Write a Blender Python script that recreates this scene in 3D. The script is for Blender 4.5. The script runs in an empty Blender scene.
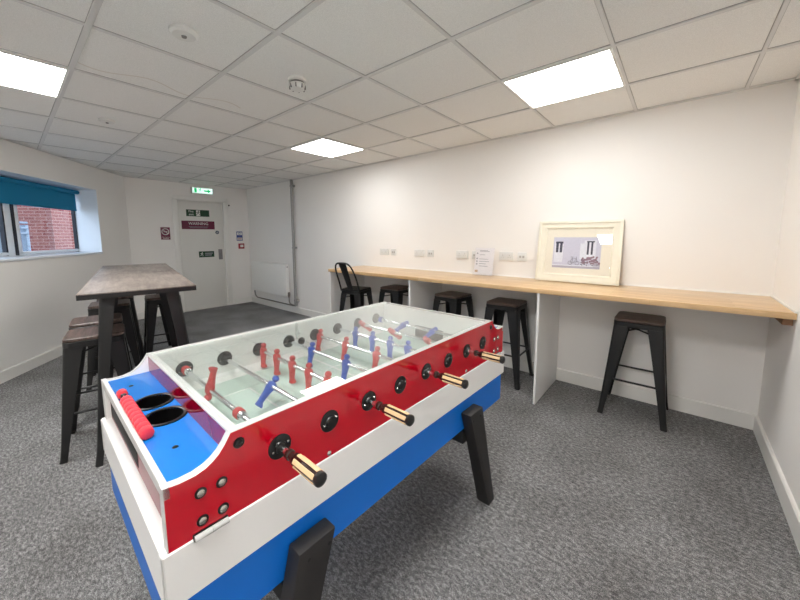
import bpy, bmesh, math, random
from mathutils import Vector, Matrix
random.seed(7)
S = bpy.context.scene
COL = S.collection
PI = math.pi
R = math.radians

# ------------------------------------------------------------------ materials
def lin(c):
    return tuple(((v/255)/12.92 if v/255 <= .04045 else ((v/255+.055)/1.055)**2.4) for v in c) + (1,)

def mat(name, rgb, rough=.5, metal=0.0, spec=.5, coat=0.0, noise=0.0, nscale=20, bump=0.0, bscale=200, emit=None, estr=0):
    m = bpy.data.materials.new(name); m.use_nodes = True
    nt = m.node_tree; b = nt.nodes['Principled BSDF']
    b.inputs['Base Color'].default_value = lin(rgb)
    b.inputs['Roughness'].default_value = rough
    b.inputs['Metallic'].default_value = metal
    b.inputs['Specular IOR Level'].default_value = spec
    b.inputs['Coat Weight'].default_value = coat
    b.inputs['Coat Roughness'].default_value = .03
    tc = None
    if noise or bump:
        tc = nt.nodes.new('ShaderNodeTexCoord')
    if noise:
        n = nt.nodes.new('ShaderNodeTexNoise'); n.inputs['Scale'].default_value = nscale; n.inputs['Detail'].default_value = 4
        nt.links.new(tc.outputs['Object'], n.inputs['Vector'])
        r = nt.nodes.new('ShaderNodeValToRGB')
        c = lin(rgb)
        r.color_ramp.elements[0].position = .3; r.color_ramp.elements[1].position = .7
        r.color_ramp.elements[0].color = tuple(max(0, v*(1-noise)) for v in c[:3]) + (1,)
        r.color_ramp.elements[1].color = tuple(min(1, v*(1+noise)) for v in c[:3]) + (1,)
        nt.links.new(n.outputs['Fac'], r.inputs['Fac']); nt.links.new(r.outputs['Color'], b.inputs['Base Color'])
    if bump:
        n2 = nt.nodes.new('ShaderNodeTexNoise'); n2.inputs['Scale'].default_value = bscale; n2.inputs['Detail'].default_value = 3
        nt.links.new(tc.outputs['Object'], n2.inputs['Vector'])
        bp = nt.nodes.new('ShaderNodeBump'); bp.inputs['Strength'].default_value = bump; bp.inputs['Distance'].default_value = .002
        nt.links.new(n2.outputs['Fac'], bp.inputs['Height']); nt.links.new(bp.outputs['Normal'], b.inputs['Normal'])
    if emit:
        b.inputs['Emission Color'].default_value = lin(emit); b.inputs['Emission Strength'].default_value = estr
    return m

def ramp_mat(name, build, rough=.5, bump=None, coat=0.0, spec=.5):
    """build(nt, tc) -> (color socket, height socket or None)"""
    m = bpy.data.materials.new(name); m.use_nodes = True
    nt = m.node_tree; b = nt.nodes['Principled BSDF']
    b.inputs['Roughness'].default_value = rough; b.inputs['Coat Weight'].default_value = coat
    b.inputs['Specular IOR Level'].default_value = spec; b.inputs['Coat Roughness'].default_value = .06
    tc = nt.nodes.new('ShaderNodeTexCoord')
    c, h = build(nt, tc)
    nt.links.new(c, b.inputs['Base Color'])
    if h is not None and bump:
        bp = nt.nodes.new('ShaderNodeBump'); bp.inputs['Strength'].default_value = bump[0]; bp.inputs['Distance'].default_value = bump[1]
        nt.links.new(h, bp.inputs['Height']); nt.links.new(bp.outputs['Normal'], b.inputs['Normal'])
    return m

def nz(nt, vec, scale, detail=3, rough=.5, stretch=None):
    if stretch:
        mp = nt.nodes.new('ShaderNodeMapping'); mp.inputs['Scale'].default_value = stretch
        nt.links.new(vec, mp.inputs['Vector']); vec = mp.outputs['Vector']
    n = nt.nodes.new('ShaderNodeTexNoise'); n.inputs['Scale'].default_value = scale
    n.inputs['Detail'].default_value = detail; n.inputs['Roughness'].default_value = rough
    nt.links.new(vec, n.inputs['Vector']); return n.outputs['Fac']

def ramp(nt, fac, stops):
    r = nt.nodes.new('ShaderNodeValToRGB'); e = r.color_ramp.elements
    e[0].position, e[0].color = stops[0][0], lin(stops[0][1]); e[1].position, e[1].color = stops[-1][0], lin(stops[-1][1])
    for p, c in stops[1:-1]:
        x = e.new(p); x.color = lin(c)
    nt.links.new(fac, r.inputs['Fac']); return r.outputs['Color']

def mixc(nt, f, a, b, mode='MIX'):
    m = nt.nodes.new('ShaderNodeMix'); m.data_type = 'RGBA'; m.blend_type = mode
    if isinstance(f, (int, float)): m.inputs[0].default_value = f
    else: nt.links.new(f, m.inputs[0])
    nt.links.new(a, m.inputs[6]); nt.links.new(b, m.inputs[7]); return m.outputs[2]

def mixf(nt, f, a, b):
    m = nt.nodes.new('ShaderNodeMix'); m.inputs[0].default_value = f
    nt.links.new(a, m.inputs[2]); nt.links.new(b, m.inputs[3]); return m.outputs[0]

def carpet(nt, tc):
    v = tc.outputs['Object']
    fine = nz(nt, v, 260, 2, .7)
    mid = nz(nt, v, 46, 4, .75, (1.0, 1.6, 1))
    big = nz(nt, v, 2.2, 3)
    f = mixf(nt, .5, fine, mid)
    c = ramp(nt, f, [(.36, (72, 72, 73)), (.49, (128, 128, 128)), (.61, (200, 200, 199))])
    c2 = ramp(nt, big, [(.3, (205, 204, 204)), (.7, (250, 250, 252))])
    return mixc(nt, 1.0, c, c2, 'MULTIPLY'), fine

def ceil_tile(nt, tc):
    v = tc.outputs['Object']
    f = nz(nt, v, 320, 2, .7)
    c = ramp(nt, f, [(.35, (224, 224, 222)), (.6, (240, 240, 238))])
    # wavy tide mark of an old leak across two tiles
    sx = nt.nodes.new('ShaderNodeSeparateXYZ'); nt.links.new(v, sx.inputs[0])
    def mth(op, a, b=None):
        n = nt.nodes.new('ShaderNodeMath'); n.operation = op
        for i, q in enumerate((a, b)):
            if q is None: continue
            if isinstance(q, (int, float)): n.inputs[i].default_value = q
            else: nt.links.new(q, n.inputs[i])
        return n.outputs[0]
    wob = mth('MULTIPLY', mth('SINE', mth('MULTIPLY', sx.outputs[1], 13.5)), .045)
    d = mth('ABSOLUTE', mth('SUBTRACT', mth('ADD', sx.outputs[0], 3.1), wob))
    on = mth('MULTIPLY', mth('LESS_THAN', d, .007), mth('MULTIPLY', mth('GREATER_THAN', sx.outputs[1], -3.0), mth('LESS_THAN', sx.outputs[1], -2.09)))
    st_ = nt.nodes.new('ShaderNodeRGB'); st_.outputs[0].default_value = lin((206, 198, 188))
    return mixc(nt, mth('MULTIPLY', on, .6), c, st_.outputs[0]), f

def wall_paint(rgb):
    def b(nt, tc):
        v = tc.outputs['Object']
        f = nz(nt, v, 1.3, 3); h = nz(nt, v, 90, 4)
        return ramp(nt, f, [(.3, tuple(x-3 for x in rgb)), (.7, rgb)]), h
    return b

def oak(nt, tc):
    v = tc.outputs['Object']
    g = nz(nt, v, 9, 6, .6, (.35, 6, 6)); h = nz(nt, v, 60, 4, .6, (.2, 4, 4))
    # long staves
    br = nt.nodes.new('ShaderNodeTexBrick'); br.offset = .37; br.inputs['Scale'].default_value = 1
    br.inputs['Brick Width'].default_value = .62; br.inputs['Row Height'].default_value = .06; br.inputs['Mortar Size'].default_value = .0006
    br.inputs['Color1'].default_value = lin((219, 184, 138)); br.inputs['Color2'].default_value = lin((232, 202, 160)); br.inputs['Mortar'].default_value = lin((196, 158, 112))
    nt.links.new(v, br.inputs['Vector'])
    c = ramp(nt, mixf(nt, .4, g, h), [(.35, (214, 205, 190)), (.62, (255, 252, 246))])
    return mixc(nt, 1.0, br.outputs['Color'], c, 'MULTIPLY'), h

def dark_wood(nt, tc):
    v = tc.outputs['Object']
    g = nz(nt, v, 7, 6, .65, (.5, 5, 5)); w = nz(nt, v, 3.2, 4, .6, (.7, 1.6, 1))
    c = ramp(nt, mixf(nt, .55, g, w), [(.34, (92, 82, 77)), (.48, (130, 119, 112)), (.64, (170, 160, 152))])
    return c, g

def seat_wood(nt, tc):
    g = nz(nt, tc.outputs['Object'], 9, 5, .6, (.5, 6, 4))
    return ramp(nt, g, [(.35, (60, 48, 42)), (.65, (108, 90, 82))]), g

def bricks(nt, tc):
    br = nt.nodes.new('ShaderNodeTexBrick'); br.inputs['Scale'].default_value = 1
    br.inputs['Brick Width'].default_value = .225; br.inputs['Row Height'].default_value = .075; br.inputs['Mortar Size'].default_value = .008
    br.inputs['Color1'].default_value = lin((122, 66, 62)); br.inputs['Color2'].default_value = lin((138, 82, 76)); br.inputs['Mortar'].default_value = lin((158, 132, 124))
    mp = nt.nodes.new('ShaderNodeMapping'); mp.inputs['Rotation'].default_value = (R(90), 0, 0)
    sx = nt.nodes.new('ShaderNodeSeparateXYZ'); nt.links.new(tc.outputs['Object'], sx.inputs[0])
    ad = nt.nodes.new('ShaderNodeMath'); ad.operation = 'ADD'; nt.links.new(sx.outputs[0], ad.inputs[0]); nt.links.new(sx.outputs[1], ad.inputs[1])
    cb = nt.nodes.new('ShaderNodeCombineXYZ'); nt.links.new(ad.outputs[0], cb.inputs[0]); nt.links.new(sx.outputs[2], cb.inputs[1])
    nt.links.new(cb.outputs[0], br.inputs['Vector'])
    return br.outputs['Color'], br.outputs['Fac']

def glass(name, tint=(1, 1, 1), ior=1.5, rough=0.0):
    m = bpy.data.materials.new(name); m.use_nodes = True; nt = m.node_tree
    nt.nodes.clear()
    o = nt.nodes.new('ShaderNodeOutputMaterial'); mx = nt.nodes.new('ShaderNodeMixShader')
    t = nt.nodes.new('ShaderNodeBsdfTransparent'); t.inputs['Color'].default_value = (*tint, 1)
    g = nt.nodes.new('ShaderNodeBsdfGlossy'); g.inputs['Roughness'].default_value = rough
    f = nt.nodes.new('ShaderNodeFresnel')
    gm = nt.nodes.new('ShaderNodeNewGeometry'); ma = nt.nodes.new('ShaderNodeMapRange')   # same index seen from either face of the pane
    ma.inputs['To Min'].default_value = ior; ma.inputs['To Max'].default_value = 1/ior
    nt.links.new(gm.outputs['Backfacing'], ma.inputs['Value']); nt.links.new(ma.outputs['Result'], f.inputs['IOR'])
    nt.links.new(f.outputs[0], mx.inputs[0]); nt.links.new(t.outputs[0], mx.inputs[1]); nt.links.new(g.outputs[0], mx.inputs[2])
    nt.links.new(mx.outputs[0], o.inputs[0]); return m

M = {}
M['wall'] = ramp_mat('wall paint', wall_paint((242, 240, 237)), .85, (.06, .002), spec=.25)
M['carpet'] = ramp_mat('grey loop carpet', carpet, .97, (.6, .006), spec=.1)
M['tile'] = ramp_mat('ceiling tile', ceil_tile, .95, (.25, .002), spec=.1)
M['tee'] = mat('ceiling tee', (212, 212, 211), .35)
M['gap'] = mat('tile gap', (168, 168, 166), .9)
M['gloss_white'] = mat('white gloss paint', (236, 235, 231), .35, noise=.015, nscale=4)
M['door_paint'] = mat('door paint', (226, 225, 220), .5, noise=.015, nscale=3)
M['white_board'] = mat('white laminate', (240, 240, 239), .35, noise=.01, nscale=5)
M['oak'] = ramp_mat('oak worktop', oak, .32, None, coat=.15)
M['batten'] = mat('batten wood', (150, 112, 82), .6, noise=.15, nscale=30)
M['table_wood'] = ramp_mat('dark stained top', dark_wood, .38, (.1, .001), coat=.1)
M['seat_wood'] = ramp_mat('stained seat', seat_wood, .4, (.1, .001))
M['black_metal'] = mat('black powder coat', (15, 15, 16), .42, 0.0, .5, noise=.1, nscale=40)
M['rubber'] = mat('black rubber', (18, 18, 18), .7, noise=.1, nscale=60)
M['body_white'] = mat('table white laminate', (242, 242, 241), .32, noise=.01, nscale=6)
M['edge_white'] = mat('white edging', (190, 191, 190), .3, noise=.01, nscale=30)
M['alu'] = mat('brushed aluminium', (212, 212, 211), .4, .25, noise=.05, nscale=60)
M['red'] = mat('red acrylic', (196, 0, 30), .12, 0, .5, coat=.6, noise=.05, nscale=5)
M['end_red'] = mat('glossy red end wall', (150, 0, 34), .07, 0, .5, noise=.04, nscale=5)
M['maroon'] = mat('red end board with shade in colour', (118, 16, 34), .3, noise=.06, nscale=8)  # dark red-brown carries the shade on the recessed red board
M['blue'] = mat('blue panel', (0, 112, 214), .4, noise=.03, nscale=8)
M['tray_blue'] = mat('bright blue tray', (10, 116, 206), .22, coat=.3, noise=.03, nscale=10)
M['black'] = mat('black plastic', (12, 12, 13), .28, noise=.1, nscale=50)
M['leg_black'] = mat('black leg', (28, 26, 26), .55, noise=.12, nscale=30)
M['chrome'] = mat('chrome rod', (225, 227, 230), .12, 1.0, noise=.02, nscale=60)
M['screw'] = mat('steel screw', (190, 186, 180), .25, 1.0, noise=.03, nscale=90)
M['cream'] = mat('cream handle insert', (212, 184, 142), .35, coat=.3, noise=.05, nscale=60)
M['brown'] = mat('dark brown handle', (44, 24, 20), .25, coat=.3, noise=.08, nscale=60)
M['red_man'] = mat('red player plastic', (212, 66, 66), .45, noise=.04, nscale=80)
M['blue_man'] = mat('blue player plastic', (36, 84, 190), .45, noise=.04, nscale=80)
M['bead'] = mat('coral red bead', (228, 58, 72), .35, noise=.04, nscale=80)
M['field'] = mat('pale green playfield', (206, 228, 218), .3, noise=.012, nscale=6)
M['field_line'] = mat('field line', (244, 248, 245), .4, noise=.01, nscale=20)
M['inner'] = mat('white inner wall', (247, 249, 246), .4, noise=.01, nscale=8)
M['glass'] = glass('table glass', (.99, 1.0, .995), 2.0)
M['pane'] = glass('window glass', (.97, .98, .98), 1.45)
M['pic_glass'] = glass('picture glass', (.99, .99, .99), 1.45)
M['acrylic'] = glass('clear acrylic', (.97, .97, .98), 1.3)
M['upvc'] = mat('white window frame', (228, 233, 238), .3, noise=.01, nscale=10)
M['gasket'] = mat('dark gasket', (38, 40, 48), .6, noise=.1, nscale=30)
M['teal'] = mat('teal blind fabric', (4, 122, 164), .8, noise=.05, nscale=160, bump=.2, bscale=500)
M['brick'] = ramp_mat('red brick', bricks, .9, (.3, .004), spec=.2)
M['tarmac'] = mat('paving', (120, 118, 116), .9, noise=.15, nscale=30)
M['gate'] = mat('gate paint', (112, 126, 142), .5, noise=.03, nscale=20)
M['gate_dark'] = mat('grey gate infill', (96, 104, 112), .6, noise=.06, nscale=20)
M['radiator'] = mat('radiator enamel', (238, 238, 235), .3, noise=.008, nscale=10)
M['pipe'] = mat('painted pipe', (150, 150, 148), .45, .2, noise=.06, nscale=40)
M['copper'] = mat('grey copper pipe', (128, 122, 116), .4, .5, noise=.08, nscale=40)
M['socket'] = mat('white socket plastic', (222, 223, 222), .3, noise=.01, nscale=40)
M['socket_dark'] = mat('socket slot', (176, 174, 170), .5, noise=.05, nscale=40)
M['maroon_sign'] = mat('maroon sign', (104, 18, 56), .4, noise=.04, nscale=30)
M['green_sign'] = mat('dark green sign', (8, 62, 34), .4, noise=.05, nscale=30)
M['sign_white'] = mat('sign white', (232, 232, 228), .5, noise=.01, nscale=30)
M['sign_blue'] = mat('sign blue', (62, 82, 150), .4, noise=.04, nscale=40)
M['navy'] = mat('navy disc', (20, 58, 92), .4, noise=.05, nscale=40)
M['sign_red'] = mat('sign red', (150, 28, 46), .4, noise=.04, nscale=40)
M['steel'] = mat('satin steel', (150, 148, 150), .35, .9, noise=.05, nscale=60)
M['detector'] = mat('detector plastic', (222, 222, 219), .4, noise=.01, nscale=60)
M['detector_dark'] = mat('detector slot', (120, 120, 118), .6, noise=.05, nscale=60)
M['frame_cream'] = mat('cream frame', (232, 228, 212), .45, noise=.025, nscale=25, bump=.15, bscale=60)
M['mat_cream'] = mat('cream mount', (240, 234, 218), .7, noise=.01, nscale=50)
M['paper'] = mat('paper', (240, 238, 238), .7, noise=.01, nscale=50)
M['ink_grey'] = mat('grey ink', (150, 150, 156), .7, noise=.05, nscale=50)
M['ink_tan'] = mat('tan ink', (196, 170, 140), .7, noise=.05, nscale=50)
def flat(n, c): return mat(n, c, .6, noise=.06, nscale=90)
M['p_wall'] = flat('print wall', (205, 205, 222)); M['p_ground'] = flat('print ground', (176, 172, 188))
M['p_dark'] = flat('print dark', (52, 54, 76)); M['p_white'] = flat('print white', (226, 228, 238))
M['p_grey'] = flat('print grey', (104, 104, 124)); M['p_flower'] = flat('print flowers', (142, 114, 130)); M['p_leaf'] = flat('print leaves', (112, 112, 122))
M['light'] = mat('light diffuser', (255, 255, 255), .5, emit=(255, 253, 250), estr=33.0)
M['light_soft'] = mat('light diffuser dimmer', (255, 255, 255), .5, emit=(255, 253, 250), estr=16.5)
M['exit_face'] = mat('lit exit face', (230, 250, 240), .4, emit=(220, 255, 244), estr=1.15)
M['exit_green'] = mat('lit exit green', (20, 170, 110), .4, emit=(20, 190, 110), estr=.7)

# ------------------------------------------------------------------ mesh helpers
def bmn(): return bmesh.new()

def box(bm, x0, x1, y0, y1, z0, z1, bev=0, seg=2, mi=0, mx=None):
    vs = [bm.verts.new((x, y, z)) for x in (x0, x1) for y in (y0, y1) for z in (z0, z1)]
    fs = [bm.faces.new([vs[i] for i in f]) for f in ((0, 1, 3, 2), (4, 6, 7, 5), (0, 4, 5, 1), (2, 3, 7, 6), (0, 2, 6, 4), (1, 5, 7, 3))]
    for f in fs: f.material_index = mi
    if bev:
        es = list({e for f in fs for e in f.edges})
        r = bmesh.ops.bevel(bm, geom=es, offset=bev, segments=seg, profile=.5, affect='EDGES')
        vs = list({v for f in r['faces'] for v in f.verts} | {v for v in vs if v.is_valid})
        for f in {f for v in vs for f in v.link_faces}: f.material_index = mi
    if mx is not None: bmesh.ops.transform(bm, matrix=mx, verts=vs)
    return vs

def basis(d):
    d = Vector(d).normalized(); a = Vector((0, 0, 1)) if abs(d.z) < .9 else Vector((1, 0, 0))
    u = a.cross(d).normalized(); return u, d.cross(u), d

def tube(bm, pts, r, n=12, mi=0, cap=True, closed=False):
    """round tube through points; r a number or one radius per point"""
    pts = [Vector(p) for p in pts]; k = len(pts)
    rs = r if isinstance(r, (list, tuple)) else [r]*k
    rings = []; pu = None
    for i, p in enumerate(pts):
        if closed: d = pts[(i+1) % k]-pts[i-1]
        else: d = (pts[min(i+1, k-1)]-pts[max(i-1, 0)])
        u, v, w = basis(d)
        if pu is not None:
            u = (pu - w*pu.dot(w)).normalized(); v = w.cross(u)
        pu = u
        rings.append([bm.verts.new(p+(u*math.cos(2*PI*j/n)+v*math.sin(2*PI*j/n))*rs[i]) for j in range(n)])
    for i in range(k if closed else k-1):
        a, b = rings[i], rings[(i+1) % k]
        for j in range(n):
            f = bm.faces.new((a[j], a[(j+1) % n], b[(j+1) % n], b[j])); f.material_index = mi
    if cap and not closed:
        f = bm.faces.new(rings[0][::-1]); f.material_index = mi
        f = bm.faces.new(rings[-1]); f.material_index = mi

def lathe(bm, o, axis, prof, n=24, mi=0):
    """prof: (distance along axis, radius)"""
    u, v, w = basis(axis); o = Vector(o); rings = []
    for t, r in prof:
        if r < 1e-6: rings.append([bm.verts.new(o+w*t)])
        else: rings.append([bm.verts.new(o+w*t+(u*math.cos(2*PI*j/n)+v*math.sin(2*PI*j/n))*r) for j in range(n)])
    for a, b in zip(rings, rings[1:]):
        for j in range(n):
            k = (j+1) % n
            if len(a) == 1 and len(b) == 1: continue
            if len(a) == 1: f = bm.faces.new((a[0], b[k], b[j]))
            elif len(b) == 1: f = bm.faces.new((a[j], a[k], b[0]))
            else: f = bm.faces.new((a[j], a[k], b[k], b[j]))
            f.material_index = mi
    if len(rings[0]) > 1: bm.faces.new(rings[0][::-1]).material_index = mi
    if len(rings[-1]) > 1: bm.faces.new(rings[-1]).material_index = mi

def prism(bm, poly, a, b, axis='y', mi=0, mcap=None):
    """extrude a 2D polygon. axis y: poly=(x,z); axis z: poly=(x,y); axis x: poly=(y,z)"""
    def P(p, t): return {'y': (p[0], t, p[1]), 'z': (p[0], p[1], t), 'x': (t, p[0], p[1])}[axis]
    A = [bm.verts.new(P(p, a)) for p in poly]; B = [bm.verts.new(P(p, b)) for p in poly]
    n = len(poly)
    for i in range(n):
        bm.faces.new((A[i], A[(i+1) % n], B[(i+1) % n], B[i])).material_index = mi
    f1 = bm.faces.new(A[::-1]); f2 = bm.faces.new(B)
    f1.material_index = f2.material_index = mi if mcap is None else mcap
    return A+B, f1, f2

def ell(bm, c, rx, ry, rz, n=12, m=8, mi=0, mx=None):
    r = bmesh.ops.create_uvsphere(bm, u_segments=n, v_segments=m, radius=1)
    for v in r['verts']: v.co = Vector((v.co.x*rx, v.co.y*ry, v.co.z*rz))
    if mx is not None: bmesh.ops.transform(bm, matrix=mx, verts=r['verts'])
    for v in r['verts']: v.co += Vector(c)
    for f in {f for v in r['verts'] for f in v.link_faces}: f.material_index = mi

def mesh(name, bm, ang=32):
    bmesh.ops.recalc_face_normals(bm, faces=bm.faces[:])
    for f in bm.faces: f.smooth = True
    for e in bm.edges:
        if len(e.link_faces) == 2: e.smooth = e.calc_face_angle(0) < R(ang)
    me = bpy.data.meshes.new(name); bm.to_mesh(me); bm.free(); return me

def obj(name, bm, m, parent=None, loc=None, kind=None, label=None, ang=32):
    me = bm if isinstance(bm, bpy.types.Mesh) else mesh(name, bm, ang)
    for x in (m if isinstance(m, (list, tuple)) else [m]): me.materials.append(M[x])
    o = bpy.data.objects.new(name, me); COL.objects.link(o)
    if parent is not None: o.parent = parent
    if loc is not None: o.location = loc
    if kind: o['kind'] = kind
    if label: o['label'] = label
    return o

def tag(o, label, cat, group=None):
    o['label'] = label; o['category'] = cat
    if group: o['group'] = group
    return o

def thing(name, label, cat, loc=(0, 0, 0), rz=0, group=None):
    o = bpy.data.objects.new(name, None); o.empty_display_size = .1; COL.objects.link(o)
    o.location = loc; o.rotation_euler = (0, 0, rz)
    return tag(o, label, cat, group)

def copy_tree(o, parent=None):
    c = o.copy(); COL.objects.link(c)
    if parent is not None: c.parent = parent
    for ch in list(o.children): copy_tree(ch, c)
    return c

def struct(name, bm, m, parent=None, ang=32):
    o = obj(name, bm, m, parent, ang=ang)
    if parent is None: o['kind'] = 'structure'
    return o

def text_bm(bm, s, size, mx, depth=.0006, mi=0, align='CENTER'):
    cu = bpy.data.curves.new('lettering', 'FONT'); cu.body = s; cu.size = size; cu.extrude = depth
    cu.align_x = align; cu.align_y = 'CENTER'; cu.resolution_u = 3
    o = bpy.data.objects.new('lettering', cu); COL.objects.link(o)
    dg = bpy.context.evaluated_depsgraph_get(); dg.update()
    me = bpy.data.meshes.new_from_object(o.evaluated_get(dg))
    me.transform(mx)
    n0 = len(bm.faces); bm.from_mesh(me); bm.faces.ensure_lookup_table()
    for f in bm.faces[n0:]: f.material_index = mi
    bpy.data.objects.remove(o); bpy.data.curves.remove(cu); bpy.data.meshes.remove(me)

# ------------------------------------------------------------------ camera (fitted)
CAM = dict(cx=-.5043, cy=-3.3569, cz=1.379, yaw=.7126, pitch=-.1108, roll=-.0056, f=332.27, px=390.6, py=272.76)
cd = bpy.data.cameras.new('camera'); cam = bpy.data.objects.new('camera', cd); COL.objects.link(cam)
y, ph, rl = CAM['yaw'], CAM['pitch'], CAM['roll']
fw = Vector((-math.sin(y)*math.cos(ph), math.cos(y)*math.cos(ph), math.sin(ph)))
rt = Vector((math.cos(y), math.sin(y), 0)); up = rt.cross(fw)
rt2 = rt*math.cos(rl)+up*math.sin(rl); up2 = up*math.cos(rl)-rt*math.sin(rl)
cam.matrix_world = Matrix(((rt2.x, up2.x, -fw.x, CAM['cx']), (rt2.y, up2.y, -fw.y, CAM['cy']), (rt2.z, up2.z, -fw.z, CAM['cz']), (0, 0, 0, 1)))
cd.sensor_fit = 'HORIZONTAL'; cd.sensor_width = 36; cd.lens = CAM['f']/800*36
cd.shift_x = (400-CAM['px'])/800; cd.shift_y = (CAM['py']-300)/800; cd.clip_start = .02
S.camera = cam

# ------------------------------------------------------------------ room shell
H = 2.344; XF = -7.314; YL = -2.01; LA = .6387; HB = .113; YB = -6.75
ld = Vector((math.cos(LA), -math.sin(LA), 0)); ln = Vector((math.sin(LA), math.cos(LA), 0)); L0 = Vector((XF, YL, 0))
LEN = (YL-YB)/math.sin(LA); XE = XF+LEN*math.cos(LA)
POLY = [(0, 0), (XF, 0), (XF, YL), (XE, YB), (0, YB)]
WT = .12

bm = bmn(); prism(bm, [(x, yy) for x, yy in POLY], -.1, 0, 'z'); struct('floor', bm, 'carpet')
bm = bmn(); box(bm, XF-WT, WT, 0, WT, 0, H+.1); struct('wall_back', bm, 'wall')
bm = bmn(); box(bm, 0, WT, YB, 0, 0, H+.1); struct('wall_right', bm, 'wall')
bm = bmn(); box(bm, XE-.3, WT, YB-WT, YB, 0, H+.1); struct('wall_front', bm, 'wall')

# door wall with opening
DY0, DY1, DZ = -1.2978, -.466, 2.048
bm = bmn()
box(bm, XF-WT, XF, YL, DY0, 0, H+.1); box(bm, XF-WT, XF, DY1, 0, 0, H+.1); box(bm, XF-WT, XF, DY0, DY1, DZ, H+.1)
struct('wall_far', bm, 'wall')

# window wall: local frame x along ld, y outward (-ln), origin L0
MW = Matrix(((ld.x, -ln.x, 0, L0.x), (ld.y, -ln.y, 0, L0.y), (0, 0, 1, 0), (0, 0, 0, 1)))
WD = .34; WX0, WX1, WZ0, WZ1 = .742, 2.95, 1.145, 2.041
bm = bmn()
box(bm, -.0, WX0, 0, .283, 0, H+.1); box(bm, -.0, WX0-.09, .283, WD, 0, H+.1); box(bm, WX0-.09, WX0, .283, WD, 0, WZ0); box(bm, WX0-.09, WX0, .283, WD, WZ1, H+.1); box(bm, WX1, LEN+.2, 0, WD, 0, H+.1)
box(bm, WX0, WX1, 0, WD, 0, WZ0); box(bm, WX0, WX1, 0, WD, WZ1, H+.1)
o = struct('wall_left', bm, 'wall'); o.matrix_world = MW

# ceiling with tiles and tees
GX, GY, SP = -.8286, -.6167, .6
bm = bmn(); prism(bm, POLY, H+.008, H+.1, 'z'); ceiling = struct('ceiling', bm, 'tile')
LIGHTS = [(0, 2), (4, 2), (4, -2), (0, -2), (0, -6)]   # (M index, P index) of each panel's cell
bm = bmn()
xs = [GX-SP*b for b in range(-2, 12)]; ys = [GY+SP*(a-3) for a in range(-9, 5)]
def clip_left(yv): return XF if yv > YL else XF+(YL-yv)/math.tan(LA)
def clip_low(xv): return YB if xv > XE else max(YB, YL-(xv-XF)*math.tan(LA))
for yv in ys:
    if yv > -.005 or yv < YB: continue
    box(bm, clip_left(yv), 0, yv-.012, yv+.012, H, H+.009)
for xv in xs:
    if xv > -.01 or xv < XF: continue
    box(bm, xv-.0085, xv+.0085, clip_low(xv), 0, H+.0005, H+.009)
obj('grid_bars', bm, 'tee', ceiling)
# shadow gap beside each bar
bm = bmn()
for yv in ys:
    if yv > -.02 or yv < YB: continue
    box(bm, clip_left(yv), 0, yv-.0145, yv+.0145, H+.0055, H+.0085)
for xv in xs:
    if xv > -.02 or xv < XF: continue
    box(bm, xv-.0115, xv+.0115, clip_low(xv), 0, H+.0055, H+.0085)
obj('tile_gaps', bm, 'gap', ceiling)
# faint ring stain of an old leak across two tiles
def trim_along(name, a, b, w, z0, z1, m='gloss_white', nrm=None, lip=0):
    a = Vector(a); b = Vector(b); d = (b-a).normalized(); n = Vector((-d.y, d.x, 0)) if nrm is None else Vector(nrm)
    bm = bmn()
    p = [a, b, b+n*w, a+n*w]
    A = [bm.verts.new((q.x, q.y, z0)) for q in p]
    t = [a, b, b+n*(w-lip), a+n*(w-lip)]
    zc = z1-lip
    if lip:
        Bm = [bm.verts.new((q.x, q.y, zc)) for q in p]; B = [bm.verts.new((q.x, q.y, z1)) for q in t]
        for X, Y in ((A, Bm), (Bm, B)):
            for i in range(4): bm.faces.new((X[i], X[(i+1) % 4], Y[(i+1) % 4], Y[i]))
    else:
        B = [bm.verts.new((q.x, q.y, z1)) for q in p]
        for i in range(4): bm.faces.new((A[i], A[(i+1) % 4], B[(i+1) % 4], B[i]))
    bm.faces.new(A[::-1]); bm.faces.new(B)
    return struct(name, bm, m)
BT = .016
trim_along('baseboard_back', (0, 0, 0), (XF, 0, 0), BT, 0, HB, lip=.006)
trim_along('baseboard_right', (0, YB, 0), (0, -BT, 0), BT, 0, HB, lip=.006)
trim_along('baseboard_far', (XF, -BT, 0), (XF, DY1+.075, 0), BT, 0, HB, lip=.006)
trim_along('baseboard_far.001', (XF, DY0-.085, 0), (XF, YL+.004, 0), BT, 0, HB, lip=.006)
e0 = L0+ld*.012; e1 = L0+ld*LEN
trim_along('baseboard_left', e0, e1, BT, 0, HB, lip=.006)
trim_along('baseboard_front', (XE+.02, YB, 0), (-BT, YB, 0), BT, 0, HB, lip=.006)
for i, (a, b) in enumerate([((0, 0, 0), (XF, 0, 0)), ((XF, 0, 0), (XF, YL, 0)), (L0, e1), ((0, YB, 0), (0, 0, 0))]):
    trim_along('trim_%d' % (i+1), a, b, .02, H-.001, H+.003, 'tee')

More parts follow.
